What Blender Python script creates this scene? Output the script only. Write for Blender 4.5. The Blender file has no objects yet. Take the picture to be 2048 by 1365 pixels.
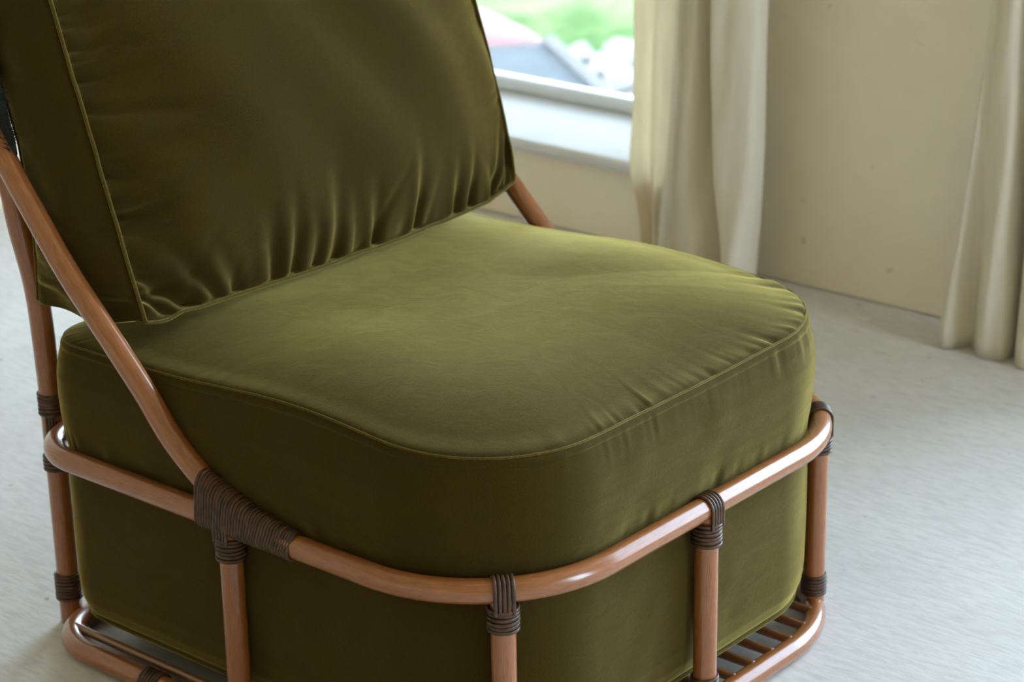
import bpy, bmesh, math, random
import numpy as np
from mathutils import Vector, Matrix
random.seed(7); RNG = np.random.default_rng(11)
sc = bpy.context.scene
COL = sc.collection
PI = math.pi

# ------------------------------------------------------------------ camera
cd = bpy.data.cameras.new('camera'); cam = bpy.data.objects.new('camera', cd); COL.objects.link(cam)
cd.sensor_width = 36.0; cd.lens = 80.87; cd.clip_start = 0.05; cd.clip_end = 300
Cp = Vector((-2.2699, -2.0825, 1.5932))
yaw, pitch, roll = -0.8645, -0.3583, -0.0174
fw = Vector((math.sin(-yaw)*math.cos(pitch), math.cos(yaw)*math.cos(pitch), math.sin(pitch)))
rt = Vector((math.cos(yaw), math.sin(yaw), 0)); up = rt.cross(fw)
r2 = rt*math.cos(roll)+up*math.sin(roll); u2 = -rt*math.sin(roll)+up*math.cos(roll)
M = Matrix.Identity(4)
for i in range(3):
    M[i][0] = r2[i]; M[i][1] = u2[i]; M[i][2] = -fw[i]; M[i][3] = Cp[i]
cam.matrix_world = M
cd.dof.use_dof = True; cd.dof.focus_distance = 2.95; cd.dof.aperture_fstop = 5.6
sc.camera = cam

# ------------------------------------------------------------------ world, sun, exposure
W = bpy.data.worlds.new('world'); sc.world = W; W.use_nodes = True
nt = W.node_tree; nt.nodes.clear()
sky = nt.nodes.new('ShaderNodeTexSky'); sky.sky_type = 'NISHITA'; sky.sun_disc = False
sky.sun_elevation = math.radians(48); sky.sun_rotation = math.radians(250)
sky.air_density = 1.0; sky.dust_density = 3.0; sky.ozone_density = 1.0
bg = nt.nodes.new('ShaderNodeBackground'); bg.inputs['Strength'].default_value = 1.35
mixc = nt.nodes.new('ShaderNodeMix'); mixc.data_type = 'RGBA'; mixc.inputs[0].default_value = 0.9
mixc.inputs[7].default_value = (7.5, 10.0, 12.9, 1)      # thin bright cloud mixed into the blue
wo = nt.nodes.new('ShaderNodeOutputWorld')
nt.links.new(sky.outputs[0], mixc.inputs[6]); nt.links.new(mixc.outputs[2], bg.inputs[0]); nt.links.new(bg.outputs[0], wo.inputs[0])
sd = bpy.data.lights.new('sun', 'SUN'); sun = bpy.data.objects.new('sun', sd); COL.objects.link(sun)
sd.energy = 1.2; sd.angle = math.radians(1.0); sd.color = (1, 0.95, 0.86)
sun.rotation_euler = Vector((0.75, 0.25, -1.0)).to_track_quat('-Z', 'Y').to_euler()   # from behind the house: never enters the room
sun.location = (-6, -3, 8)
EXPOSURE = 0.20
sc.view_settings.view_transform = 'Standard'; sc.view_settings.look = 'None'
sc.view_settings.gamma = 1; sc.view_settings.use_curve_mapping = False
sc.view_settings.exposure = EXPOSURE

# ------------------------------------------------------------------ helpers
def tag(o, label=None, cat=None, group=None, kind=None):
    if label: o['label'] = label
    if cat: o['category'] = cat
    if group: o['group'] = group
    if kind: o['kind'] = kind
    return o
def empty(name, loc=(0, 0, 0)):
    o = bpy.data.objects.new(name, None); o.location = loc; o.empty_display_size = .1; COL.objects.link(o); return o
class MB:
    def __init__(s): s.v = []; s.f = []; s.uv = []; s.m = []
    def grid(s, P, closed_u=False, closed_v=False, uvs=None):
        """P: (n, m, 3) array"""
        n, m = P.shape[:2]; b = len(s.v)
        s.v += [tuple(p) for p in P.reshape(-1, 3)]
        if uvs is None:
            uvs = np.zeros((n, m, 2)); uvs[..., 0] = np.arange(n)[:, None]/max(n-1, 1); uvs[..., 1] = np.arange(m)[None]/max(m-1, 1)
        for i in range(n if closed_u else n-1):
            i2 = (i+1) % n
            for j in range(m if closed_v else m-1):
                j2 = (j+1) % m
                s.f.append((b+i*m+j, b+i2*m+j, b+i2*m+j2, b+i*m+j2))
                u0 = uvs[i, j]; u1 = uvs[i2, j] if i2 else (uvs[i, j][0]+(uvs[1, j][0]-uvs[0, j][0]), uvs[0, j][1])
                s.uv += [tuple(uvs[i, j]), tuple(u1), (u1[0], uvs[i2, j2][1]), tuple(uvs[i, j2])]
    def fan(s, ring, c, flip=False):
        b = len(s.v); s.v += [tuple(p) for p in ring]+[tuple(c)]; n = len(ring)
        for i in range(n):
            t = (b+i, b+(i+1) % n, b+n)
            s.f.append(t[::-1] if flip else t); s.uv += [(0, 0)]*3
    def box(s, x0, x1, y0, y1, z0, z1):
        b = len(s.v)
        s.v += [(x, y, z) for x in (x0, x1) for y in (y0, y1) for z in (z0, z1)]
        for q in ((0, 1, 3, 2), (4, 6, 7, 5), (0, 4, 5, 1), (2, 3, 7, 6), (0, 2, 6, 4), (1, 5, 7, 3)):
            s.f.append(tuple(b+k for k in q)); s.uv += [(0, 0), (1, 0), (1, 1), (0, 1)]
    def build(s, name, mat, parent=None, smooth=True, bevel=0, recalc=False):
        me = bpy.data.meshes.new(name); me.from_pydata(s.v, [], s.f); me.materials.append(mat)
        uvl = me.uv_layers.new(name='UVMap'); uvl.data.foreach_set('uv', np.array(s.uv, float).reshape(-1))
        if smooth: me.polygons.foreach_set('use_smooth', [True]*len(me.polygons))
        if recalc:
            bm = bmesh.new(); bm.from_mesh(me); bmesh.ops.remove_doubles(bm, verts=bm.verts, dist=1e-6)
            bmesh.ops.recalc_face_normals(bm, faces=bm.faces); bm.to_mesh(me); bm.free()
        me.update()
        o = bpy.data.objects.new(name, me); COL.objects.link(o)
        if parent: o.parent = parent
        if bevel:
            md = o.modifiers.new('bevel', 'BEVEL'); md.width = bevel; md.segments = 3; md.limit_method = 'ANGLE'
        return o
def resample(P, step):
    P = np.asarray(P, float); d = np.r_[0, np.cumsum(np.linalg.norm(np.diff(P, axis=0), axis=1))]
    n = max(2, int(d[-1]/step)+1); t = np.linspace(0, d[-1], n)
    return np.stack([np.interp(t, d, P[:, k]) for k in range(3)], 1)
def spline(P, step=.01, closed=False):
    P = np.asarray(P, float); n = len(P); out = []
    rng_ = range(n) if closed else range(n-1)
    for i in rng_:
        p0 = P[(i-1) % n] if closed or i > 0 else 2*P[0]-P[1]
        p1 = P[i]; p2 = P[(i+1) % n]
        p3 = P[(i+2) % n] if closed or i+2 < n else 2*P[-1]-P[-2]
        for t in np.linspace(0, 1, 16, endpoint=False):
            out.append(.5*((2*p1)+(-p0+p2)*t+(2*p0-5*p1+4*p2-p3)*t*t+(-p0+3*p1-3*p2+p3)*t**3))
    if not closed: out.append(P[-1])
    out = np.array(out)
    return resample(out, step)
def frames(P, closed=False, upv=None):
    T = np.gradient(P, axis=0) if not closed else np.roll(P, -1, 0)-np.roll(P, 1, 0)
    T /= np.linalg.norm(T, axis=1)[:, None]+1e-12
    if upv is not None:
        U = np.array(upv, float)[None]-T*(T@np.array(upv, float))[:, None]
        U /= np.linalg.norm(U, axis=1)[:, None]+1e-12
        return T, U, np.cross(T, U)
    u = np.array([0, 0, 1.]) if abs(T[0][2]) < .9 else np.array([1., 0, 0]); Us = []
    for t in T:
        u = u-t*(u@t); u /= np.linalg.norm(u); Us.append(u.copy())
    U = np.array(Us); return T, U, np.cross(T, U)
def tube(mb, P, r, n=20, closed=False, r2=None, upv=None, caps=True, rvar=0):
    P = np.asarray(P, float); T, U, B = frames(P, closed, upv)
    r = np.broadcast_to(np.asarray(r, float), (len(P),)).copy()
    if rvar:
        d = np.arange(len(P)); r *= 1+rvar*np.sin(d*.13+P[0][0]*9)*np.sin(d*.031)
    rb = r if r2 is None else np.broadcast_to(np.asarray(r2, float), (len(P),))
    a = np.linspace(0, 2*PI, n, endpoint=False)
    G = P[:, None]+U[:, None]*(np.cos(a)[None, :, None]*r[:, None, None])+B[:, None]*(np.sin(a)[None, :, None]*rb[:, None, None])
    L = np.r_[0, np.cumsum(np.linalg.norm(np.diff(P, axis=0), axis=1))]
    uv = np.zeros((len(P), n, 2)); uv[..., 0] = L[:, None]; uv[..., 1] = (a/(2*PI))[None]
    mb.grid(G, closed_u=closed, closed_v=True, uvs=uv)
    if caps and not closed:
        for e, s in ((0, -1), (-1, 1)):
            mid = P[e]+T[e]*s*r[e]*.12
            R1 = P[e]+(G[e]-P[e])*.8+T[e]*s*r[e]*.1
            mb.grid(np.stack([G[e], R1]) if s > 0 else np.stack([R1, G[e]]), closed_v=True)
            mb.fan(R1, mid, flip=(s < 0))
    return mb

# ------------------------------------------------------------------ materials
def mat(name):
    m = bpy.data.materials.new(name); m.use_nodes = True; nt = m.node_tree; nt.nodes.clear()
    out = nt.nodes.new('ShaderNodeOutputMaterial'); b = nt.nodes.new('ShaderNodeBsdfPrincipled')
    nt.links.new(b.outputs[0], out.inputs[0]); return m, nt, b, out
def N(nt, t, **k):
    n = nt.nodes.new(t)
    for a, v in k.items(): setattr(n, a, v)
    return n
def coords(nt, kind='Object', scale=(1, 1, 1), rot=(0, 0, 0)):
    tc = N(nt, 'ShaderNodeTexCoord'); mp = N(nt, 'ShaderNodeMapping'); mp.inputs['Scale'].default_value = scale; mp.inputs['Rotation'].default_value = rot
    nt.links.new(tc.outputs[kind], mp.inputs[0]); return mp.outputs[0]
def noise(nt, vec, scale, detail=4, rough=.5, dist=0):
    n = N(nt, 'ShaderNodeTexNoise'); n.inputs['Scale'].default_value = scale; n.inputs['Detail'].default_value = detail
    n.inputs['Roughness'].default_value = rough; n.inputs['Distortion'].default_value = dist
    nt.links.new(vec, n.inputs['Vector']); return n.outputs['Fac']
def ramp(nt, fac, stops, interp='LINEAR'):
    r = N(nt, 'ShaderNodeValToRGB'); r.color_ramp.interpolation = interp
    el = r.color_ramp.elements
    while len(el) > 1: el.remove(el[-1])
    el[0].position = stops[0][0]; el[0].color = (*stops[0][1], 1) if len(stops[0][1]) == 3 else stops[0][1]
    for p, c in stops[1:]:
        e = el.new(p); e.color = (*c, 1) if len(c) == 3 else c
    nt.links.new(fac, r.inputs[0]); return r.outputs[0]
def bump(nt, b, h, strength, dist, prev=None):
    n = N(nt, 'ShaderNodeBump'); n.inputs['Strength'].default_value = strength; n.inputs['Distance'].default_value = dist
    nt.links.new(h, n.inputs['Height'])
    if prev: nt.links.new(prev, n.inputs['Normal'])
    nt.links.new(n.outputs[0], b.inputs['Normal']); return n.outputs[0]
def mix(nt, fac, a, b, blend='MIX'):
    n = N(nt, 'ShaderNodeMix', data_type='RGBA', blend_type=blend)
    for sock, v in ((0, fac), (6, a), (7, b)):
        if hasattr(v, 'node'): nt.links.new(v, n.inputs[sock])
        else: n.inputs[sock].default_value = v if sock == 0 else (*v, 1)
    return n.outputs[2]
g3 = lambda v: (v, v, v)

def velvet(name, base, tint, sheen=1.0, rough=.36):
    m, nt, b, _ = mat(name)
    v = coords(nt); big = noise(nt, v, 9, 4, .55, .4); fine = noise(nt, v, 650, 2, .6)
    nap = noise(nt, coords(nt, scale=(1, 1, 3)), 26, 5, .6, .8)
    c = mix(nt, big, tuple(x*.72 for x in base), tuple(x*1.3 for x in base))
    c = mix(nt, ramp(nt, fine, [(.35, g3(.0)), (.75, g3(1))]), c, tuple(x*1.9 for x in base))
    nt.links.new(c, b.inputs['Base Color'])
    b.inputs['Roughness'].default_value = .9; b.inputs['Specular IOR Level'].default_value = .12
    b.inputs['Sheen Weight'].default_value = sheen; b.inputs['Sheen Roughness'].default_value = rough
    t = mix(nt, nap, tuple(x*.75 for x in tint), tuple(min(1, x*1.25) for x in tint))
    nt.links.new(t, b.inputs['Sheen Tint'])
    n1 = bump(nt, b, fine, .25, .0012); bump(nt, b, nap, .12, .004, n1)
    return m
OLIVE = velvet('olive_velvet', (.028, .0155, .0008), (.88, .645, .185))
OLIVE_P = velvet('olive_velvet_piping', (.06, .038, .005), (.82, .65, .22))

def wood(name, c1, c2, c3, rough=.24):
    m, nt, b, _ = mat(name)
    v = coords(nt, 'UV', (3, 3.2, 1)); g = noise(nt, coords(nt, 'UV', (14, 26, 1)), 3.0, 5, .65, .4)
    g2 = noise(nt, v, 2.3, 3, .5, .8); g4 = noise(nt, coords(nt, 'UV', (40, 110, 1)), 2.0, 3, .7)
    c = mix(nt, ramp(nt, g, [(.33, g3(0)), (.66, g3(1))]), c1, c2)
    c = mix(nt, ramp(nt, g2, [(.35, g3(0)), (.8, g3(.7))]), c, c3)
    c = mix(nt, ramp(nt, g4, [(.52, g3(0)), (.75, g3(.35))]), c, tuple(x*.45 for x in c1))
    nt.links.new(c, b.inputs['Base Color']); b.inputs['Roughness'].default_value = rough
    b.inputs['Coat Weight'].default_value = 1.0; b.inputs['Coat Roughness'].default_value = .19; b.inputs['Coat IOR'].default_value = 1.62; b.inputs['Specular IOR Level'].default_value = .15
    nt.links.new(ramp(nt, g4, [(.2, g3(rough*.9)), (.8, g3(rough*1.5))]), b.inputs['Roughness'])
    bump(nt, b, g, .12, .001); return m
RATTAN = wood('polished_rattan', (.21, .060, .014), (.38, .128, .034), (.30, .105, .032))
RATTAN_D = wood('thin_rattan', (.18, .065, .022), (.28, .11, .04), (.22, .09, .04), .3)
def strand_mat():
    m, nt, b, _ = mat('dark_cane_peel')
    v = coords(nt); n = noise(nt, v, 90, 4, .6); n2 = noise(nt, v, 320, 3, .6)
    c = mix(nt, ramp(nt, n, [(.35, g3(0)), (.7, g3(1))]), (.050, .024, .013), (.115, .056, .032))
    c = mix(nt, ramp(nt, n2, [(.62, g3(0)), (.75, g3(.7))]), c, (.03, .028, .018))
    nt.links.new(c, b.inputs['Base Color']); b.inputs['Roughness'].default_value = .36; b.inputs['Specular IOR Level'].default_value = .3
    bump(nt, b, n2, .15, .0006); return m
CANE = strand_mat()

def plaster(name, c1, c2, spots=True):
    m, nt, b, _ = mat(name); v = coords(nt)
    a = noise(nt, v, 1.6, 5, .55, .6); f = noise(nt, v, 11, 5, .6, .3); ff = noise(nt, v, 160, 3, .6)
    c = mix(nt, ramp(nt, a, [(.3, g3(0)), (.7, g3(1))]), c1, c2)
    c = mix(nt, ramp(nt, f, [(.45, g3(0)), (.8, g3(.25))]), c, tuple(x*.86 for x in c1))
    if spots:
        s = noise(nt, coords(nt, scale=(1, 1, 1)), 23, 2, .4)
        c = mix(nt, ramp(nt, s, [(.735, g3(0)), (.79, g3(.45))]), c, tuple(x*.5 for x in c1))
    nt.links.new(c, b.inputs['Base Color']); b.inputs['Roughness'].default_value = .85
    n1 = bump(nt, b, f, .18, .01); bump(nt, b, ff, .12, .002, n1); return m
PLASTER = plaster('limewashed_plaster', (.87, .735, .535), (.91, .79, .61))
PLASTER2 = plaster('ceiling_plaster', (.87, .72, .49), (.89, .75, .53), False)
SILLM = plaster('white_sill_paint', (.66, .64, .60), (.70, .68, .64), False)

def floor_mat():
    m, nt, b, _ = mat('limewashed_floor')
    v = coords(nt, scale=(1, .22, 1)); big = noise(nt, coords(nt), 2.2, 5, .6, .5)
    st = noise(nt, v, 95, 6, .66, .3); st2 = noise(nt, coords(nt, scale=(1, .1, 1)), 17, 4, .6, 1.2)
    c = mix(nt, ramp(nt, big, [(.3, g3(0)), (.7, g3(1))]), (.60, .565, .52), (.69, .66, .615))
    c = mix(nt, ramp(nt, st, [(.36, g3(.55)), (.56, g3(0))]), c, (.50, .46, .41))
    c = mix(nt, ramp(nt, st2, [(.66, g3(0)), (.74, g3(.4))]), c, (.36, .31, .27))
    sp = noise(nt, coords(nt), 38, 2, .3)
    c = mix(nt, ramp(nt, sp, [(.75, g3(0)), (.79, g3(.6))]), c, (.28, .20, .16))
    nt.links.new(c, b.inputs['Base Color']); b.inputs['Roughness'].default_value = .62; b.inputs['Specular IOR Level'].default_value = .35
    n1 = bump(nt, b, st, .3, .003); bump(nt, b, noise(nt, coords(nt), 240, 3, .6), .12, .001, n1); return m
FLOOR = floor_mat()

def linen(name, col, trans=.35):
    m, nt, b, out = mat(name); v = coords(nt)
    w1 = N(nt, 'ShaderNodeTexWave', bands_direction='Z'); w1.inputs['Scale'].default_value = 320; w1.inputs['Distortion'].default_value = 2
    w2 = N(nt, 'ShaderNodeTexWave', bands_direction='Y'); w2.inputs['Scale'].default_value = 320; w2.inputs['Distortion'].default_value = 2
    nt.links.new(v, w1.inputs[0]); nt.links.new(v, w2.inputs[0])
    slub = noise(nt, coords(nt, scale=(1, 1, .12)), 90, 4, .6)
    c = mix(nt, slub, tuple(x*.88 for x in col), tuple(min(1, x*1.08) for x in col))
    nt.links.new(c, b.inputs['Base Color']); b.inputs['Roughness'].default_value = .9; b.inputs['Specular IOR Level'].default_value = .1
    b.inputs['Sheen Weight'].default_value = .15
    n1 = bump(nt, b, w1.outputs['Fac'], .08, .0006); bump(nt, b, slub, .25, .002, n1)
    tr = N(nt, 'ShaderNodeBsdfTranslucent'); nt.links.new(c, tr.inputs[0])
    ms = N(nt, 'ShaderNodeMixShader'); ms.inputs[0].default_value = trans
    nt.links.new(b.outputs[0], ms.inputs[1]); nt.links.new(tr.outputs[0], ms.inputs[2]); nt.links.new(ms.outputs[0], out.inputs[0])
    return m
LINEN = linen('natural_linen', (.84, .735, .565), .16)
LINEN_W = linen('white_linen', (.90, .81, .63), .5)

def simple(name, col, rough=.5, metal=0, coat=0, spec=.5):
    m, nt, b, _ = mat(name); v = coords(nt)
    c = mix(nt, noise(nt, v, 30, 3), tuple(x*.9 for x in col), tuple(min(1, x*1.1) for x in col))
    nt.links.new(c, b.inputs['Base Color']); b.inputs['Roughness'].default_value = rough
    b.inputs['Metallic'].default_value = metal; b.inputs['Coat Weight'].default_value = coat; b.inputs['Specular IOR Level'].default_value = spec
    return m
def pane_mat():
    m, nt, b, out = mat('veiled_window_glass')
    b.inputs['Base Color'].default_value = (.9, .92, .9, 1); b.inputs['Roughness'].default_value = .9
    tr = N(nt, 'ShaderNodeBsdfTransparent'); gl = N(nt, 'ShaderNodeBsdfGlossy'); gl.inputs['Roughness'].default_value = .02
    fr = N(nt, 'ShaderNodeFresnel'); fr.inputs[0].default_value = 1.45
    m1 = N(nt, 'ShaderNodeMixShader'); nt.links.new(fr.outputs[0], m1.inputs[0]); nt.links.new(tr.outputs[0], m1.inputs[1]); nt.links.new(gl.outputs[0], m1.inputs[2])
    dv = N(nt, 'ShaderNodeBsdfTranslucent'); dv.inputs[0].default_value = (.95, .97, .95, 1)  # translucent share mixed in as a pale haze veil over the outdoor view
    m2 = N(nt, 'ShaderNodeMixShader'); m2.inputs[0].default_value = .005
    nt.links.new(m1.outputs[0], m2.inputs[1]); nt.links.new(dv.outputs[0], m2.inputs[2]); nt.links.new(m2.outputs[0], out.inputs[0])
    return m
PANE = pane_mat()
FRAME = simple('white_frame_paint', (.76, .78, .78), .45)

# ------------------------------------------------------------------ setting: the room
XW, XO = 1.593, 1.93            # inner / outer face of the window wall
YB, YF, XL, ZC = 2.2, -4.3, -5.2, 3.0
WIN = [(0.715, 2.02), (-4.0, -.36)]   # openings along y
ZS, ZH = .20, 2.72
mb = MB(); mb.box(XL-.3, XO, YF-.3, YB+.3, -.12, 0); tag(mb.build('floor', FLOOR, smooth=False), kind='structure')
mb = MB(); mb.box(XL-.3, XO, YF-.3, YB+.3, ZC, ZC+.2); tag(mb.build('ceiling', PLASTER2, smooth=False), kind='structure')
mb = MB(); mb.box(XL, XW-.001, YB, YB+.3, .0, ZC); tag(mb.build('wall_back', PLASTER, smooth=False), kind='structure')
mb = MB(); mb.box(XL-.3, XL, YF-.3, YB+.3, .0, ZC); tag(mb.build('wall_left', PLASTER2, smooth=False), kind='structure')
ADDED_WIN = (.35, 1.45)  # opening for an added, unseen window
mb = MB(); mb.box(XL, ADDED_WIN[0], YF-.337, YF, .0, ZC); mb.box(ADDED_WIN[1], XW-.001, YF-.337, YF, .0, ZC); mb.box(ADDED_WIN[0], ADDED_WIN[1], YF-.337, YF, .0, ZS-.03); mb.box(ADDED_WIN[0], ADDED_WIN[1], YF-.337, YF, ZH, ZC); tag(mb.build('wall_front', PLASTER2, smooth=False), kind='structure')
mb = MB()
mb.box(XW, XO, WIN[0][1], YB+.3, .003, ZC); mb.box(XW, XO, WIN[1][1], WIN[0][0], .003, ZC); mb.box(XW, XO, YF-.3, WIN[1][0], .003, ZC)
for a, b_ in WIN: mb.box(XW, XO, a, b_, .003, ZS-.03); mb.box(XW, XO, a, b_, ZH, ZC)
tag(mb.build('wall_right', PLASTER, smooth=False), kind='structure')
def portal(w, h, loc, d):   # light portal: only guides the sampling of the sky light through the wall opening
    pl = bpy.data.lights.new('portal', 'AREA'); pl.shape = 'RECTANGLE'; pl.size = w; pl.size_y = h; pl.cycles.is_portal = True
    po = bpy.data.objects.new('portal', pl); COL.objects.link(po); po.location = loc; po.rotation_euler = Vector(d).to_track_quat('-Z', 'Z').to_euler()
def window(k, w):
    """built along local y with the room at -x, pivot on the outer sill"""
    root = empty('window_%d' % k, (0, 0, 0)); tag(root, kind='structure'); t = XO-XW; h = ZH-ZS; a, b_ = -w/2+.002, w/2-.002
    mb = MB(); mb.box(-t-.03, 0, a, b_, -.03, 0); mb.build('window_sill', SILLM, root, smooth=True, bevel=.012)
    f0, f1 = -.05, -.005; zb = .034
    mb = MB(); mb.box(f0, f1, a, b_, 0, zb); mb.box(f0, f1, a, b_, h-.05, h-.001); mb.box(f0, f1, a, a+.048, zb, h-.05); mb.box(f0, f1, b_-.048, b_, zb, h-.05)
    mb.build('window_frame', FRAME, root, smooth=True, bevel=.008)
    mb = MB(); mb.box(-.03, -.026, a+.043, b_-.043, zb-.004, h-.045); mb.build('window_pane', PANE, root, smooth=False)
    return root
for k, (a, b_) in enumerate(WIN):
    window(k+1, b_-a).location = (XO, (a+b_)/2, ZS); portal(b_-a, ZH-ZS, (XO+.02, (a+b_)/2, (ZS+ZH)/2), (-1, 0, 0))
added_win = window(3, ADDED_WIN[1]-ADDED_WIN[0]); added_win.location = (sum(ADDED_WIN)/2, YF-XO+XW, ZS); added_win.rotation_euler = (0, 0, -PI/2); portal(ADDED_WIN[1]-ADDED_WIN[0], ZH-ZS, (sum(ADDED_WIN)/2, YF-XO+XW-.02, (ZS+ZH)/2), (0, 1, 0))  # added window out of view, put in to brighten the front-facing sides

# ------------------------------------------------------------------ the lounge chair frame
HX, YFR, YBK, RF, RB = .4232, -.4797, .401, .212, .092
RP, Z1, Z0 = .0162, .3182, .0165
def rr(hx, yf, yb, rf, rb, nc=24, ns=40, z=0.):
    """rounded rectangle, counter-clockwise from the middle of the front edge; same count for any size"""
    P = []
    def seg(a, b, n): P.extend([(a[0]+(b[0]-a[0])*t, a[1]+(b[1]-a[1])*t) for t in np.linspace(0, 1, n, endpoint=False)])
    def arc(cx, cy, r, a0, a1, n): P.extend([(cx+r*math.cos(a), cy+r*math.sin(a)) for a in np.linspace(a0, a1, n, endpoint=False)])
    seg((0, yf), (hx-rf, yf), ns//2); arc(hx-rf, yf+rf, rf, -PI/2, 0, nc)
    seg((hx, yf+rf), (hx, yb-rb), ns); arc(hx-rb, yb-rb, rb, 0, PI/2, nc)
    seg((hx-rb, yb), (-hx+rb, yb), ns); arc(-hx+rb, yb-rb, rb, PI/2, PI, nc)
    seg((-hx, yb-rb), (-hx, yf+rf), ns); arc(-hx+rf, yf+rf, rf, PI, 1.5*PI, nc)
    seg((-hx+rf, yf), (0, yf), ns//2)
    P = np.array(P); return np.c_[P, np.full(len(P), z)]
def corner(side, t=.8375, z=0., out=0.):
    a = PI+t; r = RF+out
    x = -HX+RF+r*math.cos(a); y = YFR+RF+r*math.sin(a)
    tx, ty = -math.sin(a), math.cos(a)
    return np.array([x*(-side), y, z]), np.array([tx*(-side), ty, 0.])
chair = empty('lounge_chair', (0, 0, 0))
tag(chair, 'low rattan lounge chair frame with dark cane bindings holding the green cushions', 'chair')
mb = MB(); tube(mb, rr(HX, YFR, YBK, RF, RB, 28, 60, Z1), RP, 28, closed=True); mb.build('seat_rail', RATTAN, chair)
mb = MB(); tube(mb, rr(HX, YFR, YBK, RF, RB, 28, 60, Z0), RP, 28, closed=True); mb.build('base_ring', RATTAN, chair)

def coils(mb, c, axis, z0, z1, pitch_=.0056, r=RP, tilt=.0):
    """stacked turns of flat cane around a straight pole"""
    axis = np.array(axis, float); axis /= np.linalg.norm(axis)
    u = np.array([1., 0, 0]) if abs(axis[0]) < .8 else np.array([0, 1., 0]); u -= axis*(u@axis); u /= np.linalg.norm(u); w = np.cross(axis, u)
    n = max(1, int(round((z1-z0)/pitch_)))
    for k in range(n):
        h = z0+(k+.5)*(z1-z0)/n; tl = tilt+random.uniform(-.06, .06); ph = random.uniform(0, 6.28)
        a = np.linspace(0, 2*PI, 40, endpoint=False); rr_ = r+.0012+random.uniform(-.0003, .0004)
        P = np.array(c)+np.outer(np.cos(a)*rr_, u)+np.outer(np.sin(a)*rr_, w)+np.outer(h+tl*rr_*np.cos(a-ph), axis)
        tube(mb, P, .0016, 8, closed=True, r2=pitch_*.5*random.uniform(.92, 1.0), upv=None if False else None) if False else strand(mb, P, np.array(c)+axis*h, axis, .0021, pitch_*.5, True)
def strand(mb, P, centre, axis, th, hw, closed=False, n=8, nrm=None):
    """flat strand: hw half-width along axis, th half-thickness along the outward normal"""
    P = np.asarray(P, float)
    T = np.gradient(P, axis=0) if not closed else np.roll(P, -1, 0)-np.roll(P, 1, 0); T /= np.linalg.norm(T, axis=1)[:, None]+1e-12
    A = np.array(axis, float)[None]-T*(T@np.array(axis, float))[:, None]; A /= np.linalg.norm(A, axis=1)[:, None]+1e-12
    Nn = np.cross(A, T)
    a = np.linspace(0, 2*PI, n, endpoint=False)
    ca = np.cos(a); sa = np.sin(a)
    G = P[:, None]+A[:, None]*(ca[None, :, None]*hw)+Nn[:, None]*(sa[None, :, None]*th)
    mb.grid(G, closed_u=closed, closed_v=True)
def rail_loops(mb, p, tan, n=5, w=.0057, zt=Z1, drop=.010):
    """cane straps laid over the rail and down both sides of the post below"""
    tan = np.array(tan, float); tan /= np.linalg.norm(tan); nrm = np.array([tan[1], -tan[0], 0])
    R = RP+.0017
    for k in range(n):
        off = (k-(n-1)/2)*w; P = []
        for z in np.linspace(-RP-drop, 0, 8, endpoint=False): P.append((R+.0002 if z > -RP else R-.0001*0, z))
        for a in np.linspace(0, PI, 20): P.append((R*math.cos(a), R*math.sin(a)))
        for z in np.linspace(0, -RP-drop, 8)[1:]: P.append((-R, z))
        P = np.array([np.array(p)+tan*off*(1 if abs(y) < 9 else 1)+nrm*x+np.array([0, 0, y]) for x, y in P])
        strand(mb, P, None, tan, .0021, w*.5*random.uniform(.9, 1.0))

def post(p, tan):
    top, bot = np.array([*p[:2], Z1-RP*.5]), np.array([*p[:2], Z0+RP*.4])
    mb = MB(); tube(mb, resample([bot, top], .01), RP*1.0, 24, caps=False, rvar=.02); mb.build('post', RATTAN, chair)
    mb = MB(); rail_loops(mb, (p[0], p[1], Z1), tan); coils(mb, (p[0], p[1], 0), (0, 0, 1), Z1-RP-.0375, Z1-RP-.0035, r=RP+.0016); mb.build('cane_binding', CANE, chair)
    mb = MB(); coils(mb, (p[0], p[1], 0), (0, 0, 1), .036, .068); mb.build('cane_binding', CANE, chair)
Y2 = -.0134
for s in (-1, 1):
    c, t = corner(s, z=0); post(c, t)
    post(np.array([s*HX, Y2, 0]), (0, 1, 0))
post(np.array([0, YFR, 0]), (1, 0, 0))

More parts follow.
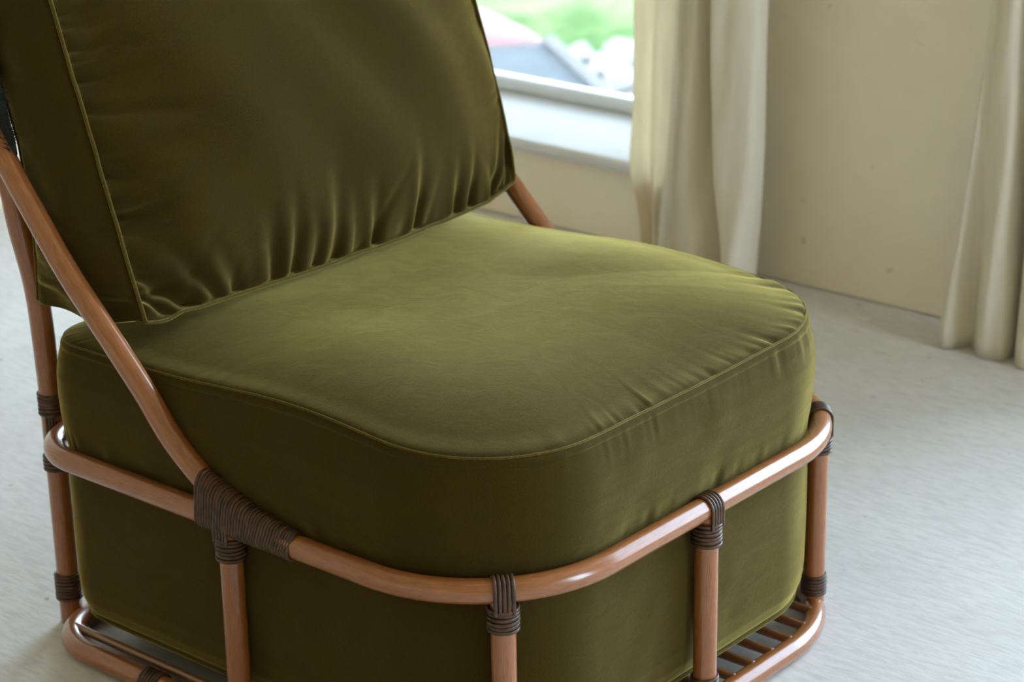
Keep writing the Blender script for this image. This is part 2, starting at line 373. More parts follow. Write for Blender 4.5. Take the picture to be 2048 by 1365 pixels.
# arm poles sweep down from the back and lie onto the seat rail
armP = [(.475, .862), (.43, .80), (.399, .756), (.321, .655), (.272, .598), (.232, .559), (.140, .468), (.093, .415), (.050, .380), (.012, .3585), (-.03, .3445), (-.075, .3345), (-.13, .327)]
armP = [(.52, .925), (.462, .842)]+armP[2:]
for s in (-1, 1):
    P = spline([(s*HX*(1 if y < .42 else .985), y, z) for y, z in armP], .008)
    r = np.where(P[:, 1] > .0, RP, RP*np.clip(1+(P[:, 1])*3.2, .5, 1))
    mb = MB(); tube(mb, P, r, 28); mb.build('arm_pole', RATTAN, chair)
    # long spiral binding that laps arm pole and rail together
    mb = MB(); ys = np.arange(.026, -.146, -.0050)
    for i, y in enumerate(ys):
        lean = .10
        j = np.argmin(abs(P[:, 1]-y)); h = P[j, 2]-Z1; ra = r[j]
        if h > .02: h = h
        R1 = RP+.0016; R2 = ra+.0016; pts = []
        for a in np.linspace(PI*1.0, PI*2.0, 18): pts.append((R1*math.cos(a), R1*math.sin(a)))
        for a in np.linspace(0, PI, 18): pts.append((R2*math.cos(a), h+R2*math.sin(a)))
        pts = np.array(pts); d = np.linalg.norm(np.diff(np.r_[pts, pts[:1]], axis=0), axis=1)
        Q = np.array([(s*HX+px, y+.006-lean*pz+random.uniform(-.0003, .0003), Z1+pz) for px, pz in pts])
        Q = resample(np.r_[Q, Q[:1]], .003)[:-1]
        strand(mb, Q, None, (0, 1, 0), .0023, .0026*random.uniform(.9, 1.02), True)
    mb.build('cane_binding', CANE, chair)
    # leaning rear legs
    leg = [(s*.352, .430, .002), (s*.352, .430, .15), (s*.353, .430, .30), (s*.356, .428, .40), (s*.366, .424, .53), (s*.382, .428, .63), (s*.386, .438, .70), (s*.392, .475, .80), (s*.396, .52, .90)]
    P = spline(leg, .008); mb = MB(); tube(mb, P, RP*1.04, 28); mb.build('rear_leg', RATTAN, chair)
    cx, cy = s*.353, .430
    mb = MB(); coils(mb, (cx, cy, 0), (0, 0, 1), .338, .372, r=RP*1.05); coils(mb, (cx, cy, 0), (0, 0, 1), .250, .274, r=RP*1.05)
    for k in range(4):
        a = math.radians(200+k*14) if s < 0 else math.radians(-20-k*14)
        q = np.array([cx+math.cos(a)*(RP+.002), cy+math.sin(a)*(RP+.002), 0])
        strand(mb, [q+np.array([0, 0, z]) for z in np.linspace(.27, .342, 8)], None, (math.sin(a), -math.cos(a), 0), .0015, .0025)
    # lashing round leg and rail corner
    m_ = np.array([s*.333, .29]); dirv = np.array([cx, cy])-m_; dirv /= np.linalg.norm(dirv); rc = m_+dirv*RB
    for k in range(4):
        zz = Z1-RP-.004-k*.0; a = np.linspace(0, 2*PI, 40, endpoint=False)
    mb.build('cane_binding', CANE, chair)
    mb = MB(); coils(mb, (cx, cy, 0), (0, 0, 1), .040, .082, r=RP*1.05); mb.build('cane_binding', CANE, chair)
# splice binding on the left of the base ring
for s in (-1, 1):
    mb = MB(); coils(mb, (s*HX, .165, Z0), (0, 1, 0), -.018, .018); mb.build('cane_binding', CANE, chair)
# top rail of the back, cross rail, back slats, base slats
mb = MB(); tube(mb, spline([(-.405, .521, .925), (-.34, .535, .945), (0, .545, .95), (.34, .535, .945), (.405, .521, .925)], .01), RP, 20); mb.build('back_top_rail', RATTAN, chair)
for k in range(9):
    x = -.28+.07*k
    mb = MB(); tube(mb, spline([(x, YBK, Z1+.012), (x, YBK+.03, .55), (x, .47, .75), (x, .545, .95)], .02), .007, 10); mb.build('back_slat', RATTAN_D, chair)
k = 0
for i in range(16):
    x = .3155-.0472*i
    if x < -.40: break
    # half length of the footprint at this x
    dx = abs(x)-(HX-RF); yf = YFR+RF-(math.sqrt(max(RF*RF-dx*dx, 0)) if dx > 0 else RF)
    dx = abs(x)-(HX-RB); yb = YBK-RB+(math.sqrt(max(RB*RB-dx*dx, 0)) if dx > 0 else RB)
    mb = MB(); tube(mb, resample([(x, yf+.006, .026), (x, yb-.006, .026)], .03), .0066, 12, rvar=.05); mb.build('base_slat', RATTAN_D, chair)

# ------------------------------------------------------------------ seat cushion (tall pouf)
def lerp(a, b, t): return a+(b-a)*t
prof = [(.0455, .075), (.0440, .058), (.047, .044), (.052, .036), (.057, .0305), (.060, .0292), (.063, .0300), (.068, .0262), (.085, .0205), (.11, .0180), (.15, .0170), (.20, .0165), (.25, .0172), (.285, .0180), (.30, .0184), (.312, .0186), (.322, .0188),
        (.334, .0172), (.35, .0145), (.37, .0125), (.40, .0112), (.43, .0120), (.455, .0160), (.468, .0195), (.4705, .0208), (.473, .0200), (.477, .0212), (.4795, .0235), (.481, .0255)]
def dens(pr, step):
    z = np.array(pr); d = np.r_[0, np.cumsum(np.linalg.norm(np.diff(z, axis=0), axis=1))]
    t = np.unique(np.r_[d, np.arange(0, d[-1], step)]); return np.c_[np.interp(t, d, z[:, 0]), np.interp(t, d, z[:, 1])]
prof = dens(prof, .006)
NC, NS = 60, 110
base = rr(HX, YFR, YBK, RF, RB, NC, NS)
arc_s = np.r_[0, np.cumsum(np.linalg.norm(np.diff(base[:, :2], axis=0), axis=1))]; PER = arc_s[-1]
def arch(P):   # seam rises a little along the sides
    y = P[:, 1]; x = np.abs(P[:, 0])
    return .019*np.exp(-((y+.12)/.19)**2)*np.clip((x-.2)/.15, 0, 1)+.006*np.clip((P[:, 0]-.05)/.25, 0, 1)*np.clip((-P[:, 1]-.3)/.1, 0, 1)
def smoothnoise(n, k, seed):
    r = np.random.default_rng(seed).normal(size=k); x = np.arange(n)/n*k; i = x.astype(int); f = x-i; f = f*f*(3-2*f)
    return r[i % k]*(1-f)+r[(i+1) % k]*f
n = len(base); wr1 = smoothnoise(n, 330, 1); wr2 = smoothnoise(n, 170, 2); wr3 = smoothnoise(n, 60, 3)
# gathers are strongest along the front right edge and at the near corner
s_ = arc_s/PER
xpos = base[:, 0]; front = (base[:, 1] < -.28).astype(float)
gather = .12+.95*front*np.clip((xpos+.33)/.12, 0, 1)*(0.35+.65*np.clip(np.abs(xpos-.02)/.25, 0, 1))
rows = []
for z, ins in prof:
    q = rr(HX-ins, YFR+ins, YBK-ins, RF-ins, max(RB-ins, .02), NC, NS, z)
    t = np.clip((z-.33)/.15, 0, 1)
    q[:, 2] += arch(q)*t**2
    nrm = np.c_[np.gradient(q[:, 1]), -np.gradient(q[:, 0])]; nrm /= np.linalg.norm(nrm, axis=1)[:, None]+1e-9
    # soft undulation, pinches just above and below the rail, crimps under the seam
    amp = .0004*np.sin(z*40)*wr3+.0007*wr2*math.exp(-((z-.338)/.012)**2)+.0006*wr1*math.exp(-((z-.462)/.016)**2)*gather
    q[:, :2] += nrm*amp[:, None]; rows.append(q)
seam = rows[-1].copy()
cen = np.array([0, -.03])
top = []
for k in np.r_[np.linspace(.004, .10, 22), np.linspace(.11, 1, 46)]:
    q = seam.copy(); q[:, :2] = cen+(seam[:, :2]-cen)*(1-k)
    rise = .036*(1-(1-min(k/.62, 1))**2.6)
    d = k*.33
    q[:, 2] = lerp(seam[:, 2], .490, min(1, k*1.35)**.9)+rise
    q[:, :2] += (seam[:, :2]-cen)*(.018*math.exp(-((k-.035)/.03)**2))
    pk = (wr1*.8+wr2*.9)*gather*.0016*np.exp(-(max(d-.005, 0)/(.016+.007*np.clip(wr3, -1, 1)))**1.5)*min(1, d/.010)
    q[:, 2] += pk; top.append(q)
G = np.array(rows+top)[:, ::-1]
mb = MB(); mb.grid(G, closed_v=True); mb.fan(G[0], (0, -.03, .046), flip=True)
seat = mb.build('seat_cushion', OLIVE)
tag(seat, 'thick olive green velvet seat cushion filling the rattan frame', 'cushion')
P = seam.copy(); P[:, 2] += .0006; mb = MB(); tube(mb, P[::2], .0016, 8, closed=True); mb.build('seam_piping', OLIVE_P, seat)
q = rr(HX-.0290, YFR+.0290, YBK-.0290, RF-.029, RB, NC, NS, .0585); mb = MB(); tube(mb, q[::3], .0018, 8, closed=True); mb.build('base_piping', OLIVE_P, seat)

# ------------------------------------------------------------------ back cushion
K = .34; th_ = math.atan(K)
BX0, BX1 = -.374, .398
def front_pt(u, v):
    """seam frame of the front panel. u,v in [-1,1]; returns 3D point on leaning plane"""
    x = lerp(BX0, BX1, (u+1)/2); h = (v+1)/2
    zl = .540+.012*np.clip(u-.80, 0, 1)/.2-.004*np.exp(-((u+.93)/.06)**2)
    z = zl+h*.50
    y = .182+K*(z-.54)-.024*(1-u**2)*(1-h)**2-.01*(1-u**2)*h*(1-h)
    return x, y, z
NU, NV = 380, 300
uu = np.linspace(-1, 1, NU); vv = np.linspace(-1, 1, NV); U_, V_ = np.meshgrid(uu, vv, indexing='ij')
X, Y, Z = front_pt(U_, V_)
du = (1-np.abs(U_))*(BX1-BX0)/2; dl = (1+U_)*(BX1-BX0)/2; dr = (1-U_)*(BX1-BX0)/2; db = (1+V_)/2*.53; dt = (1-V_)/2*.53
def prf(d, w): return 1-np.clip(1-d/w, 0, 1)**2.3
bul = .088*prf(dl, .30)*prf(dr, .30)*prf(db, .26)*prf(dt, .30)**.8
nx, ny, nz = 0., -math.cos(th_), math.sin(th_)
side_out = .022*np.exp(-(dr/.07)**2)*np.sin(np.clip((V_+1)/2, 0, 1)*PI)**.5
disp = np.zeros_like(bul)
rg = np.random.default_rng(5)
xx = (U_+1)/2*(BX1-BX0)
# gathers rising from the bottom seam
for k in range(46):
    xk = rg.uniform(.01, .765); A = rg.uniform(.0010, .0050)*(1.0 if xk > .05 else 1.3); w = rg.uniform(.006, .015); Lk = rg.uniform(.012, .075); sl = rg.normal()*.25-(.9 if xk < .10 else 0)*.5+(xk > .70)*.45
    xc = xk+sl*db*-1*np.clip(db/.1, 0, 1)
    disp -= A*np.exp(-((xx-xc)/(w*(1+db*6)))**2)*np.exp(-(db/Lk)**2)
for xk, A, w, Lk, sl in ((.52, .010, .007, .085, .0), (.265, .0075, .007, .09, .1), (.342, .008, .008, .10, 0), (.43, .006, .007, .07, .12), (.225, .007, .008, .07, .15), (.615, .006, .006, .06, 0), (.655, .005, .006, .07, -.05), (.16, .006, .009, .06, .5), (.125, .007, .008, .08, .75), (.075, .010, .009, .10, .9), (.045, .009, .007, .10, 1.0),
                      (.735, .006, .005, .09, -.55), (.75, .005, .005, .08, -.45), (.71, .004, .005, .07, -.5)):
    w *= 1.4; A *= 1.35; xc = xk-sl*db
    disp -= A*np.exp(-((xx-xc)/(w*(1+db*5)))**2)*np.exp(-(db/Lk)**2.2)
    disp += A*.5*np.exp(-((xx-xc+w*2.0)/(w*1.1*(1+db*5)))**2)*np.exp(-(db/Lk)**2.2)
# gathers running in from the left seam
hh = (V_+1)/2*.53
for k in range(38):
    hk = rg.uniform(.03, .50); A = rg.uniform(.003, .0095); w = rg.uniform(.005, .011); Lk = rg.uniform(.03, .10); sl = rg.normal()*.12
    disp -= A*np.exp(-((hh-hk-sl*dl)/(w*(1+dl*6)))**2)*np.exp(-(dl/Lk)**2)
for hk, A, w, Lk, sl in ((.295, .006, .006, .11, -.25), (.335, .006, .006, .09, .0), (.43, .006, .006, .10, .12), (.385, .004, .005, .08, .05), (.24, .005, .007, .09, -.1), (.20, .005, .006, .07, -.1), (.15, .004, .006, .06, 0)):
    w *= 1.4; A *= 1.7
    disp -= A*np.exp(-((hh-hk-sl*dl)/(w*(1+dl*5)))**2)*np.exp(-(dl/Lk)**2.2)
    disp += A*.45*np.exp(-((hh-hk-sl*dl-2*w)/(w*(1+dl*5)))**2)*np.exp(-(dl/Lk)**2.2)
for k in range(20):
    hk = rg.uniform(.03, .45); A = rg.uniform(.0008, .002); w = rg.uniform(.004, .008); Lk = rg.uniform(.02, .04)
    disp -= A*np.exp(-((hh-hk)/w)**2)*np.exp(-(dr/Lk)**2)
edge = np.clip(np.minimum(np.minimum(dl, dr), np.minimum(db, dt))/.005, 0, 1)
low = np.zeros_like(disp)
for k in range(7): low += .0012*np.sin(rg.uniform(4, 14)*U_+rg.uniform(0, 6)+rg.uniform(3, 10)*V_)
disp = (disp+low*np.clip(np.minimum(dl, db)/.05, 0, 1))*edge
Fp = np.stack([X+side_out*1.0+nx*(bul+disp), Y+ny*(bul+disp), Z+nz*(bul+disp)], -1)
# outline ring of the front seam and of the back seam, gusset between them
def ring_of(G): return np.concatenate([G[:-1, 0], G[-1, :-1], G[:0:-1, -1], G[0, :0:-1]])
Rf = ring_of(Fp)
def back_pt(u, v):
    x = lerp(-.392, .405, (u+1)/2); h = (v+1)/2; z = .532+h*.50
    y = .388-.02*np.sin(np.clip(h*3, 0, PI))+.165*h**2.2
    return np.stack([x, y, z], -1)
Bp = back_pt(U_, V_); bb = .03*prf(du, .2)*prf(db, .2)*prf(dt, .2); Bp[..., 1] += bb
Rb = ring_of(Bp)
m = 56; ts = np.linspace(0, 1, m); nR = len(Rf)
ctr = np.array([.012, .30, .79])
outv = (Rf+Rb)/2-ctr; outv[:, 1] = 0
# outward direction per side
side = np.concatenate([np.full(NU-1, 0), np.full(NV-1, 1), np.full(NU-1, 2), np.full(NV-1, 3)])
dirs = np.array([[0, 0, -1.], [1, 0, 0], [0, 0, 1.], [-1, 0, 0]])[side]
kern = np.ones(41)/41; dirs = np.stack([np.convolve(np.r_[dirs[-20:, k], dirs[:, k], dirs[:20, k]], kern, 'valid') for k in range(3)], 1)
wrk = smoothnoise(nR, 90, 21); wrk2 = smoothnoise(nR, 40, 22); wrk3 = smoothnoise(nR, 200, 23)
cornerL = np.exp(-(np.minimum(np.arange(nR), nR-np.arange(nR))/90)**2)
Gs = []
ampB = np.array([.016, .014, .02, .020])[side]
for t in ts:
    b_ = math.sin(PI*t)**.7
    cr = .0022*wrk*(math.exp(-(t/.16)**2)+math.exp(-((1-t)/.14)**2))+.0035*wrk2*math.sin(PI*t*3+1)*(.25+cornerL)+.0018*wrk3*cornerL*math.sin(9*t)
    Gs.append(Rf*(1-t)+Rb*t+dirs*(ampB*b_+cr*min(1, t*12, (1-t)*12))[:, None])
Gs = np.array(Gs)
Gs[..., 2] = np.maximum(Gs[..., 2], .5230)
mb = MB(); mb.grid(Fp); mb.grid(Bp[::-1]); mb.grid(Gs, closed_v=True)
back = mb.build('back_cushion', OLIVE)
tag(back, 'large olive green velvet back cushion with gathered seams leaning on the chair back', 'cushion')
def pipe(R, name, r_, off):
    P = R.copy()+dirs*off; kern = np.ones(5)/5
    P = np.stack([np.convolve(np.r_[P[-2:, k], P[:, k], P[:2, k]], kern, 'valid') for k in range(3)], 1)
    P[:, 1] -= .001; P += dirs*(.0006*wrk)[:, None]
    mb = MB(); tube(mb, P, r_, 8, closed=True); return mb.build(name, OLIVE_P, back)
pipe(Rf, 'front_piping', .0026, .0012); pipe(Rb, 'rear_piping', .0028, .0016)

# ------------------------------------------------------------------ black fur throw on the left arm pole
def fur():
    m, nt, b, _ = mat('black_fur'); v = coords(nt, scale=(1, 1, .3)); c = mix(nt, noise(nt, v, 200, 3), (.010, .011, .009), (.035, .036, .030))
    nt.links.new(c, b.inputs['Base Color']); b.inputs['Roughness'].default_value = .7; b.inputs['Specular IOR Level'].default_value = .2; return m
FUR = fur()
A0 = np.array([-.4215, .386, .741]); A1 = np.array([-.4165, .500, .896]); d = (A1-A0)/np.linalg.norm(A1-A0); nn = np.array([0, -d[2], d[1]])
G = []
LT = np.linspace(0, 1, 26)
for t in LT:
    c = A0+(A1-A0)*t; w = .0165+.085*t+.002*math.sin(t*17)
    row = []
    for a in np.linspace(0, 2*PI, 24, endpoint=False):
        fx = math.cos(a); fn = math.sin(a)
        ext = w if fn > 0 else (.0195 if t > .42 else -.004)
        wx = .0195 if t > .42 else .006+.004*t
        row.append(c+np.array([1, 0, 0])*(fx*wx*(1-.35*max(fn, 0))+(0 if t > .42 else .006))+nn*fn*ext)
    G.append(row)
G = np.array(G); mb = MB(); mb.grid(G, closed_v=True); mb.fan(G[0], G[0].mean(0), flip=True); mb.fan(G[-1], G[-1].mean(0))
throw = mb.build('fur_throw', FUR, recalc=True); tag(throw, 'black fur throw draped over the left arm pole behind the back cushion', 'throw')
mb = MB()
for k in range(420):
    t = random.uniform(.06, 1); c = A0+(A1-A0)*t; w = .0165+.085*t; a = random.uniform(.7, PI-.7)
    p = c+np.array([math.cos(a)*.015, 0, 0])+nn*(w*math.sin(a)-.002); L_ = random.uniform(.006, .016)
    q = p+nn*L_*.8-d*L_*random.uniform(.5, 1.4)+np.array([random.uniform(-.3, .3)*L_, 0, 0])
    tube(mb, np.array([p, (p+q)/2+nn*L_*.1, q]), [.0005, .0004, .0001], 4, caps=False)
tag(mb.build('fur_hair', FUR, throw), kind='stuff')

# ------------------------------------------------------------------ curtains
def sheet(rows, name, mat_, parent, nz=90, folds=None, thick=.0012):
    """rows: list of (z, [(x,y),...]) cross sections, all the same length; splined across and upwards"""
    zs = np.array([r[0] for r in rows]); C = np.array([r[1] for r in rows], float)
    zz = np.linspace(zs[0], zs[-1], nz)
    # smooth interpolation in z
    def interp(col): return np.interp(zz, zs, col)
    P = np.stack([np.stack([interp(C[:, j, k]) for k in range(2)], -1) for j in range(C.shape[1])], 1)
    kern = np.ones(5)/5
    for j in range(P.shape[1]):
        for k in range(2): P[:, j, k] = np.convolve(np.r_[[P[0, j, k]]*2, P[:, j, k], [P[-1, j, k]]*2], kern, 'valid')
    G = []
    for i, z in enumerate(zz):
        c = spline(np.c_[P[i], np.full(P.shape[1], z)], .004)
        tt = np.linspace(0, 1, 90); L = np.linspace(0, 1, len(c)); c = np.stack([np.interp(tt, L, c[:, k]) for k in range(3)], 1); G.append(c)
    G = np.array(G); s = np.random.default_rng(len(name)+int(abs(C[0, 0, 1])*100))
    for k in range(10):
        G[..., 0] += .0009*np.sin(s.uniform(10, 40)*G[..., 1]*4+s.uniform(2, 18)*G[..., 2]+s.uniform(0, 6))
    mb = MB(); mb.grid(G); o = mb.build(name, mat_, parent)
    md = o.modifiers.new('solid', 'SOLIDIFY'); md.thickness = thick; return o
cur = empty('curtain', (1.5, .62, 0)); tag(cur, 'long natural linen curtain hanging beside the bright window over the sill', 'curtain')
ox, oy = 1.5, .62
def loc(rows): return [(z, [(x-ox, y-oy) for x, y in c]) for z, c in rows]
# front panel: folds seen from the room; y falls to the right of the picture
F1 = [(.004, [(1.47, .700), (1.50, .66), (1.47, .61), (1.50, .570), (1.515, .535), (1.455, .510), (1.44, .497), (1.45, .482), (1.50, .470)]),
      (.09, [(1.46, .692), (1.49, .655), (1.47, .61), (1.50, .565), (1.515, .535), (1.455, .519), (1.44, .500), (1.45, .478), (1.50, .462)]),
      (.17, [(1.46, .680), (1.48, .65), (1.465, .61), (1.50, .58), (1.52, .55), (1.455, .535), (1.445, .505), (1.455, .468), (1.50, .455)]),
      (.28, [(1.46, .664), (1.475, .645), (1.465, .61), (1.50, .585), (1.52, .565), (1.455, .545), (1.45, .510), (1.46, .460), (1.50, .450)]),
      (.45, [(1.455, .650), (1.47, .635), (1.465, .605), (1.50, .585), (1.52, .568), (1.455, .552), (1.45, .510), (1.46, .460), (1.50, .450)]),
      (.62, [(1.455, .635), (1.475, .625), (1.468, .60), (1.50, .583), (1.52, .570), (1.455, .555), (1.45, .510), (1.46, .460), (1.50, .450)]),
      (1.4, [(1.46, .625), (1.49, .615), (1.468, .59), (1.50, .575), (1.52, .565), (1.455, .55), (1.45, .505), (1.46, .465), (1.50, .45)]),
      (2.80, [(1.48, .61), (1.51, .60), (1.47, .58), (1.51, .565), (1.52, .555), (1.47, .545), (1.46, .505), (1.47, .475), (1.51, .46)])]
sheet(loc(F1), 'curtain_panel', LINEN, cur)
# pale lining overlapping the window
F2 = [(.010, [(1.51, .775), (1.535, .75), (1.50, .72), (1.53, .69), (1.52, .66)]),
      (.055, [(1.505, .768), (1.535, .750), (1.50, .733), (1.53, .70), (1.52, .66)]),
      (.10, [(1.50, .760), (1.53, .748), (1.505, .735), (1.53, .70), (1.52, .66)]),
      (.135, [(1.50, .777), (1.53, .755), (1.505, .735), (1.53, .70), (1.52, .66)]),
      (.19, [(1.50, .800), (1.53, .770), (1.505, .730), (1.53, .70), (1.52, .65)]),
      (.235, [(1.50, .796), (1.53, .768), (1.505, .730), (1.53, .69), (1.52, .64)]),
      (.30, [(1.50, .785), (1.53, .762), (1.505, .72), (1.53, .68), (1.52, .63)]),
      (.40, [(1.50, .788), (1.53, .760), (1.505, .72), (1.53, .68), (1.52, .62)]),
      (.60, [(1.50, .784), (1.53, .755), (1.505, .715), (1.53, .67), (1.52, .61)]),
      (2.80, [(1.51, .775), (1.54, .74), (1.51, .70), (1.53, .66), (1.52, .60)])]
sheet(loc(F2), 'curtain_lining', LINEN_W, cur)
cur2 = empty('curtain', (1.5, -.1, 0)); tag(cur2, 'natural linen curtain at the right edge reaching the floor before the bare wall', 'curtain')
ox, oy = 1.5, -.1
F3 = [(.003, [(1.50, .010), (1.445, .004), (1.452, -.03), (1.480, -.056), (1.450, -.085), (1.440, -.115), (1.452, -.138), (1.51, -.146), (1.47, -.152), (1.435, -.18), (1.45, -.22), (1.50, -.24), (1.45, -.28), (1.46, -.33), (1.50, -.35)]),
      (.12, [(1.50, .000), (1.45, -.012), (1.457, -.035), (1.478, -.058), (1.452, -.085), (1.445, -.112), (1.455, -.136), (1.51, -.143), (1.475, -.155), (1.445, -.18), (1.46, -.22), (1.50, -.24), (1.45, -.28), (1.46, -.33), (1.50, -.35)]),
      (.20, [(1.50, -.012), (1.455, -.026), (1.463, -.04), (1.475, -.060), (1.455, -.085), (1.45, -.109), (1.458, -.133), (1.51, -.140), (1.48, -.155), (1.45, -.18), (1.46, -.22), (1.50, -.24), (1.45, -.28), (1.46, -.33), (1.50, -.35)]),
      (.40, [(1.50, -.030), (1.46, -.040), (1.465, -.05), (1.472, -.064), (1.458, -.085), (1.455, -.106), (1.462, -.127), (1.51, -.134), (1.485, -.152), (1.455, -.18), (1.47, -.22), (1.50, -.24), (1.46, -.28), (1.47, -.33), (1.50, -.35)]),
      (.68, [(1.50, -.058), (1.465, -.066), (1.468, -.07), (1.470, -.078), (1.462, -.09), (1.46, -.104), (1.465, -.120), (1.51, -.130), (1.49, -.150), (1.46, -.18), (1.47, -.22), (1.50, -.24), (1.46, -.28), (1.47, -.33), (1.50, -.35)]),
      (2.80, [(1.50, -.12), (1.48, -.125), (1.47, -.13), (1.48, -.135), (1.47, -.14), (1.47, -.15), (1.475, -.165), (1.51, -.175), (1.49, -.19), (1.47, -.21), (1.48, -.235), (1.51, -.255), (1.48, -.29), (1.48, -.33), (1.50, -.35)])]
sheet(loc(F3), 'curtain_panel', LINEN, cur2)
for (a, b_, lab) in ((.36, 2.15, 'slim dark curtain rod above the window behind the chair'), (-4.1, -.02, 'slim dark curtain rod above the window nearer the camera')):
    mb = MB(); tube(mb, resample([(1.495, a, 2.815), (1.495, b_, 2.815)], .05), .011, 12)
    o = mb.build('curtain_rod', simple('dark_iron', (.03, .03, .03), .5, .6)); tag(o, lab, 'rod')
    for yb in (a+.05, b_-.05):
        mb = MB(); tube(mb, resample([(1.495, yb, 2.815), (XW+.004, yb, 2.815)], .03), .007, 8); mb.build('rod_bracket', o.data.materials[0], o)

# ------------------------------------------------------------------ outside: garden, car, stones
def grass_mat():
    m, nt, b, _ = mat('garden_ground'); v = coords(nt)
    g1 = noise(nt, v, .9, 4, .6, .5); g2 = noise(nt, v, 7, 5, .7)
    c = mix(nt, ramp(nt, g2, [(.35, g3(0)), (.65, g3(1))]), (.018, .046, .010), (.040, .070, .016))
    c = mix(nt, ramp(nt, g1, [(.45, g3(0)), (.62, g3(1))]), c, (.085, .095, .040))
    nt.links.new(c, b.inputs['Base Color']); b.inputs['Roughness'].default_value = 1; b.inputs['Specular IOR Level'].default_value = .02; return m
ZG = -2.0
n = 80; gx = np.linspace(2.2, 60, n); gy = np.linspace(-25, 60, n); GX, GY = np.meshgrid(gx, gy, indexing='ij')
GZ = ZG+.02*np.sin(GX*1.3)*np.sin(GY*1.7)+.05*np.sin(GX*.4+1)*np.sin(GY*.3)
mb = MB(); mb.grid(np.stack([GX, GY, GZ], -1)); tag(mb.build('lawn', grass_mat()), 'bright sunlit lawn outside the window', 'lawn', kind='stuff')
# pale gravel strip near the house
gm, nt_, b_g, _ = mat('pale_gravel'); vv_ = coords(nt_); cg = mix(nt_, noise(nt_, vv_, 25, 4, .7), (.10, .09, .078), (.13, .118, .10)); nt_.links.new(cg, b_g.inputs['Base Color']); b_g.inputs['Roughness'].default_value = 1; b_g.inputs['Specular IOR Level'].default_value = .05
n1, n2 = 60, 12; G = []
for i in range(n1):
    y = -14+i*.55; row = []
    for j in range(n2):
        t = j/(n2-1); x1 = 9.2+.35*math.sin(y*1.1)+.2*math.sin(y*2.7)+(y-7)*-.55-.25
        row.append((lerp(2.0, max(x1, 3.2), t), y, ZG+.085+.01*math.sin(i*2.1+j*1.3)))
    G.append(row)
mb = MB(); mb.grid(np.array(G)); tag(mb.build('gravel_path', gm), 'pale gravel strip between the car and the lawn', 'path', kind='stuff')
STONE = simple('pale_stone', (.15, .14, .12), .9, 0, 0, .05)
for k, (x, y, s) in enumerate([(8.72, 6.82, .11), (8.97, 6.90, .12), (8.83, 6.55, .14), (9.12, 6.62, .15), (8.62, 6.30, .12), (8.50, 6.52, .10), (9.30, 6.85, .10)]):
    bm = bmesh.new(); bmesh.ops.create_icosphere(bm, subdivisions=3, radius=1)
    for v in bm.verts:
        c = v.co.copy(); f = 1+.12*math.sin(c.x*4+k)+.1*math.sin(c.y*5+2*k)+.08*math.sin(c.z*6+k); v.co = Vector((c.x*s*f, c.y*s*.8*f, max(c.z, -.7)*s*.6*f))
    me = bpy.data.meshes.new('stone'); bm.to_mesh(me); bm.free(); me.materials.append(STONE)
    for p in me.polygons: p.use_smooth = True
    o = bpy.data.objects.new('stone', me); COL.objects.link(o); o.location = (x, y, ZG+.10+s*.36)
    tag(o, 'one of the pale rounded stones heaped at the gravel edge outside', 'stone', 'pale stones outside the window')
# car
RED = simple('red_car_paint', (.085, .014, .011), .5, 0, .0, .15); GLS = simple('sky_reflection_car_glass', (.030, .034, .034), .6, 0, 0, .1)  # car glass colour holds the pale reflection of the sky
BLK = simple('black_rubber', (.02, .02, .02), .7); WHT = simple('white_trim_pillar_glint', (.07, .065, .06), .5, 0, 0, .1); DGL = simple('dark_roof_glass', (.013, .013, .013), .6, 0, 0, .1)  # white serves the hub caps and the highlight painted on the pillars
car = empty('car', (4.987, 3.926, ZG+.10)); car.rotation_euler = (0, 0, math.radians(67-90))
tag(car, 'small red car with windscreen tinted with reflected sky parked outside the window', 'car')
# local: +y away from the house along the car, x=0 right roof edge, -x to the left; z up from ground
H = 1.30
def stationprofile():
    # y, (half width at belt), roof half width, z_low, z_belt, z_top
    return [(-1.95, .62, .55, .30, .52, .56), (-1.80, .74, .60, .20, .66, .72), (-1.2, .82, .66, .18, .80, .86), (-.72, .84, .70, .18, .86, .92), (-.66, .84, .70, .18, .86, .93), (-.30, .85, .69, .18, .87, 1.17), (-.02, .85, .69, .18, .88, 1.305), (.10, .85, .70, .18, .88, 1.33), (.8, .85, .72, .18, .88, 1.35), (1.35, .84, .68, .18, .88, 1.29), (1.75, .80, .56, .20, .84, .98), (1.95, .72, .50, .30, .70, .76)]
CXc = -.60
G = []
for (y, wb, wt, zl, zb, zt) in stationprofile():
    row = [(-wb*.9, zl), (-wb, (zl+zb)/2), (-wb*.985, zb), (-wt-.02, lerp(zb, zt, .9)), (-wt*.85, zt), (0, zt+.015), (wt*.85, zt), (wt+.02, lerp(zb, zt, .9)), (wb*.985, zb), (wb, (zl+zb)/2), (wb*.9, zl), (0, zl-.02)]
    G.append([(CXc+x, y, z) for x, z in row])
G = np.array(G); mb = MB(); mb.grid(G, closed_v=True); mb.fan(G[0], G[0].mean(0), flip=True); mb.fan(G[-1], G[-1].mean(0)); body = mb.build('car_body', RED, car, recalc=True)
md = body.modifiers.new('sub', 'SUBSURF'); md.levels = 1; md.render_levels = 2
def quad_panel(pts, name, mat_, th=.012, nu=10):
    p = [Vector(q) for q in pts]; nrm = (p[1]-p[0]).cross(p[3]-p[0]).normalized(); G = []
    for i in range(nu):
        u = i/(nu-1); a = p[0].lerp(p[1], u); b = p[3].lerp(p[2], u); G.append([tuple(a.lerp(b, j/5)+nrm*.03*math.sin(PI*u)) for j in range(6)])
    mb = MB(); mb.grid(np.array(G)); o = mb.build(name, mat_, car); md = o.modifiers.new('s', 'SOLIDIFY'); md.thickness = th; md.offset = 0; return o
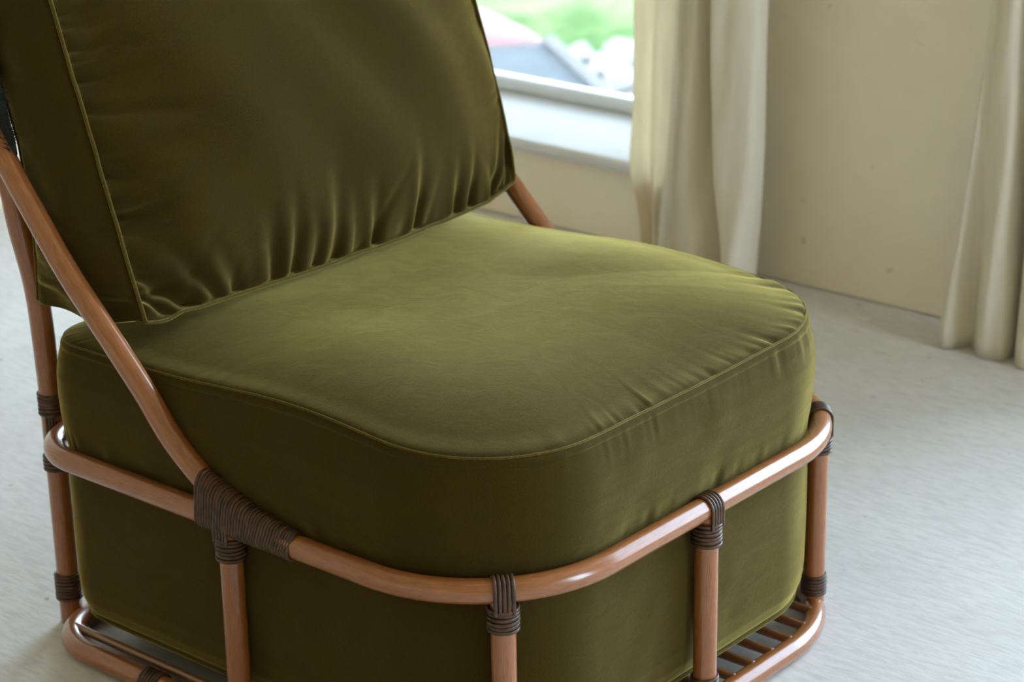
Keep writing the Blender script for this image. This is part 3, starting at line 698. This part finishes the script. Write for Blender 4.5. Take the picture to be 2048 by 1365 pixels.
quad_panel([(-1.42, -.73, .93), (.22, -.73, .93), (.00, -.05, 1.30), (-1.20, -.05, 1.30)], 'windscreen', GLS)
quad_panel([(.20, -.75, .93), (.27, -.75, .90), (.045, -.04, 1.285), (-.015, -.04, 1.31)], 'windscreen_pillar', WHT, .02)  # pillar coloured white to stand in for the highlight along it
quad_panel([(-1.47, -.75, .90), (-1.40, -.75, .93), (-1.19, -.04, 1.31), (-1.245, -.04, 1.285)], 'windscreen_pillar', WHT, .02)
quad_panel([(-.90, .22, 1.36), (-.30, .22, 1.36), (-.30, .44, 1.365), (-.90, .44, 1.365)], 'roof_window', DGL)
quad_panel([(-1.05, 1.85, .98), (-1.05, 1.42, 1.29), (-.15, 1.42, 1.29), (-.15, 1.85, .98)], 'rear_window', GLS)
for s in (-1, 1):
    quad_panel([(CXc+s*.845, -.55, .92), (CXc+s*.845, 1.3, .92), (CXc+s*.625, 1.2, 1.24), (CXc+s*.65, -.08, 1.24)], 'side_window', GLS)
    mb = MB(); tube(mb, np.array([(CXc+s*.84, -.52, .93), (CXc+s*.93, -.52, .95), (CXc+s*1.0, -.50, .95)]), [.03, .06, .05], 12); mb.build('wing_mirror', RED, car)
    for y in (-1.25, 1.25):
        P = np.array([(CXc+s*.70, y, .30), (CXc+s*.72, y, .30), (CXc+s*.86, y, .30), (CXc+s*.88, y, .30)]); mb = MB(); tube(mb, P, [.24, .30, .30, .24], 28); mb.build('wheel', BLK, car)
        mb = MB(); tube(mb, np.array([(CXc+s*.875, y, .30), (CXc+s*.89, y, .30)]), [.17, .15], 20); mb.build('hub_cap', WHT, car)
# pale twig with leaves lying on the windscreen
tw = MB(); P0 = Vector((4.987, 3.926, ZG+.10)); Rz = Matrix.Rotation(math.radians(67-90), 3, 'Z')
def wpt(x, f, h=.03):  # on windscreen: f 0 bottom..1 top
    return np.array(P0+Rz @ Vector((x, lerp(-.73, -.05, f), lerp(.93, 1.30, f)+h)))
tube(tw, spline([wpt(-.62, .30), wpt(-.5, .42), wpt(-.34, .44), wpt(-.2, .50), wpt(-.1, .62)], .02), .010, 6)
for k in range(14):
    f = .32+.02*k; x = -.55+.035*k; a = wpt(x, f, .03); b = wpt(x+random.uniform(-.04, .12), f+random.uniform(-.14, .10), .05)
    tube(tw, np.array([a, (a+b)/2, b]), [.004, .022, .003], 6, r2=[.002, .006, .002])
tag(tw.build('fallen_twig', simple('pale_leaf', (.13, .125, .11), .9, 0, 0, .1)), 'pale dry twig with leaves lying on the car windscreen', 'twig')
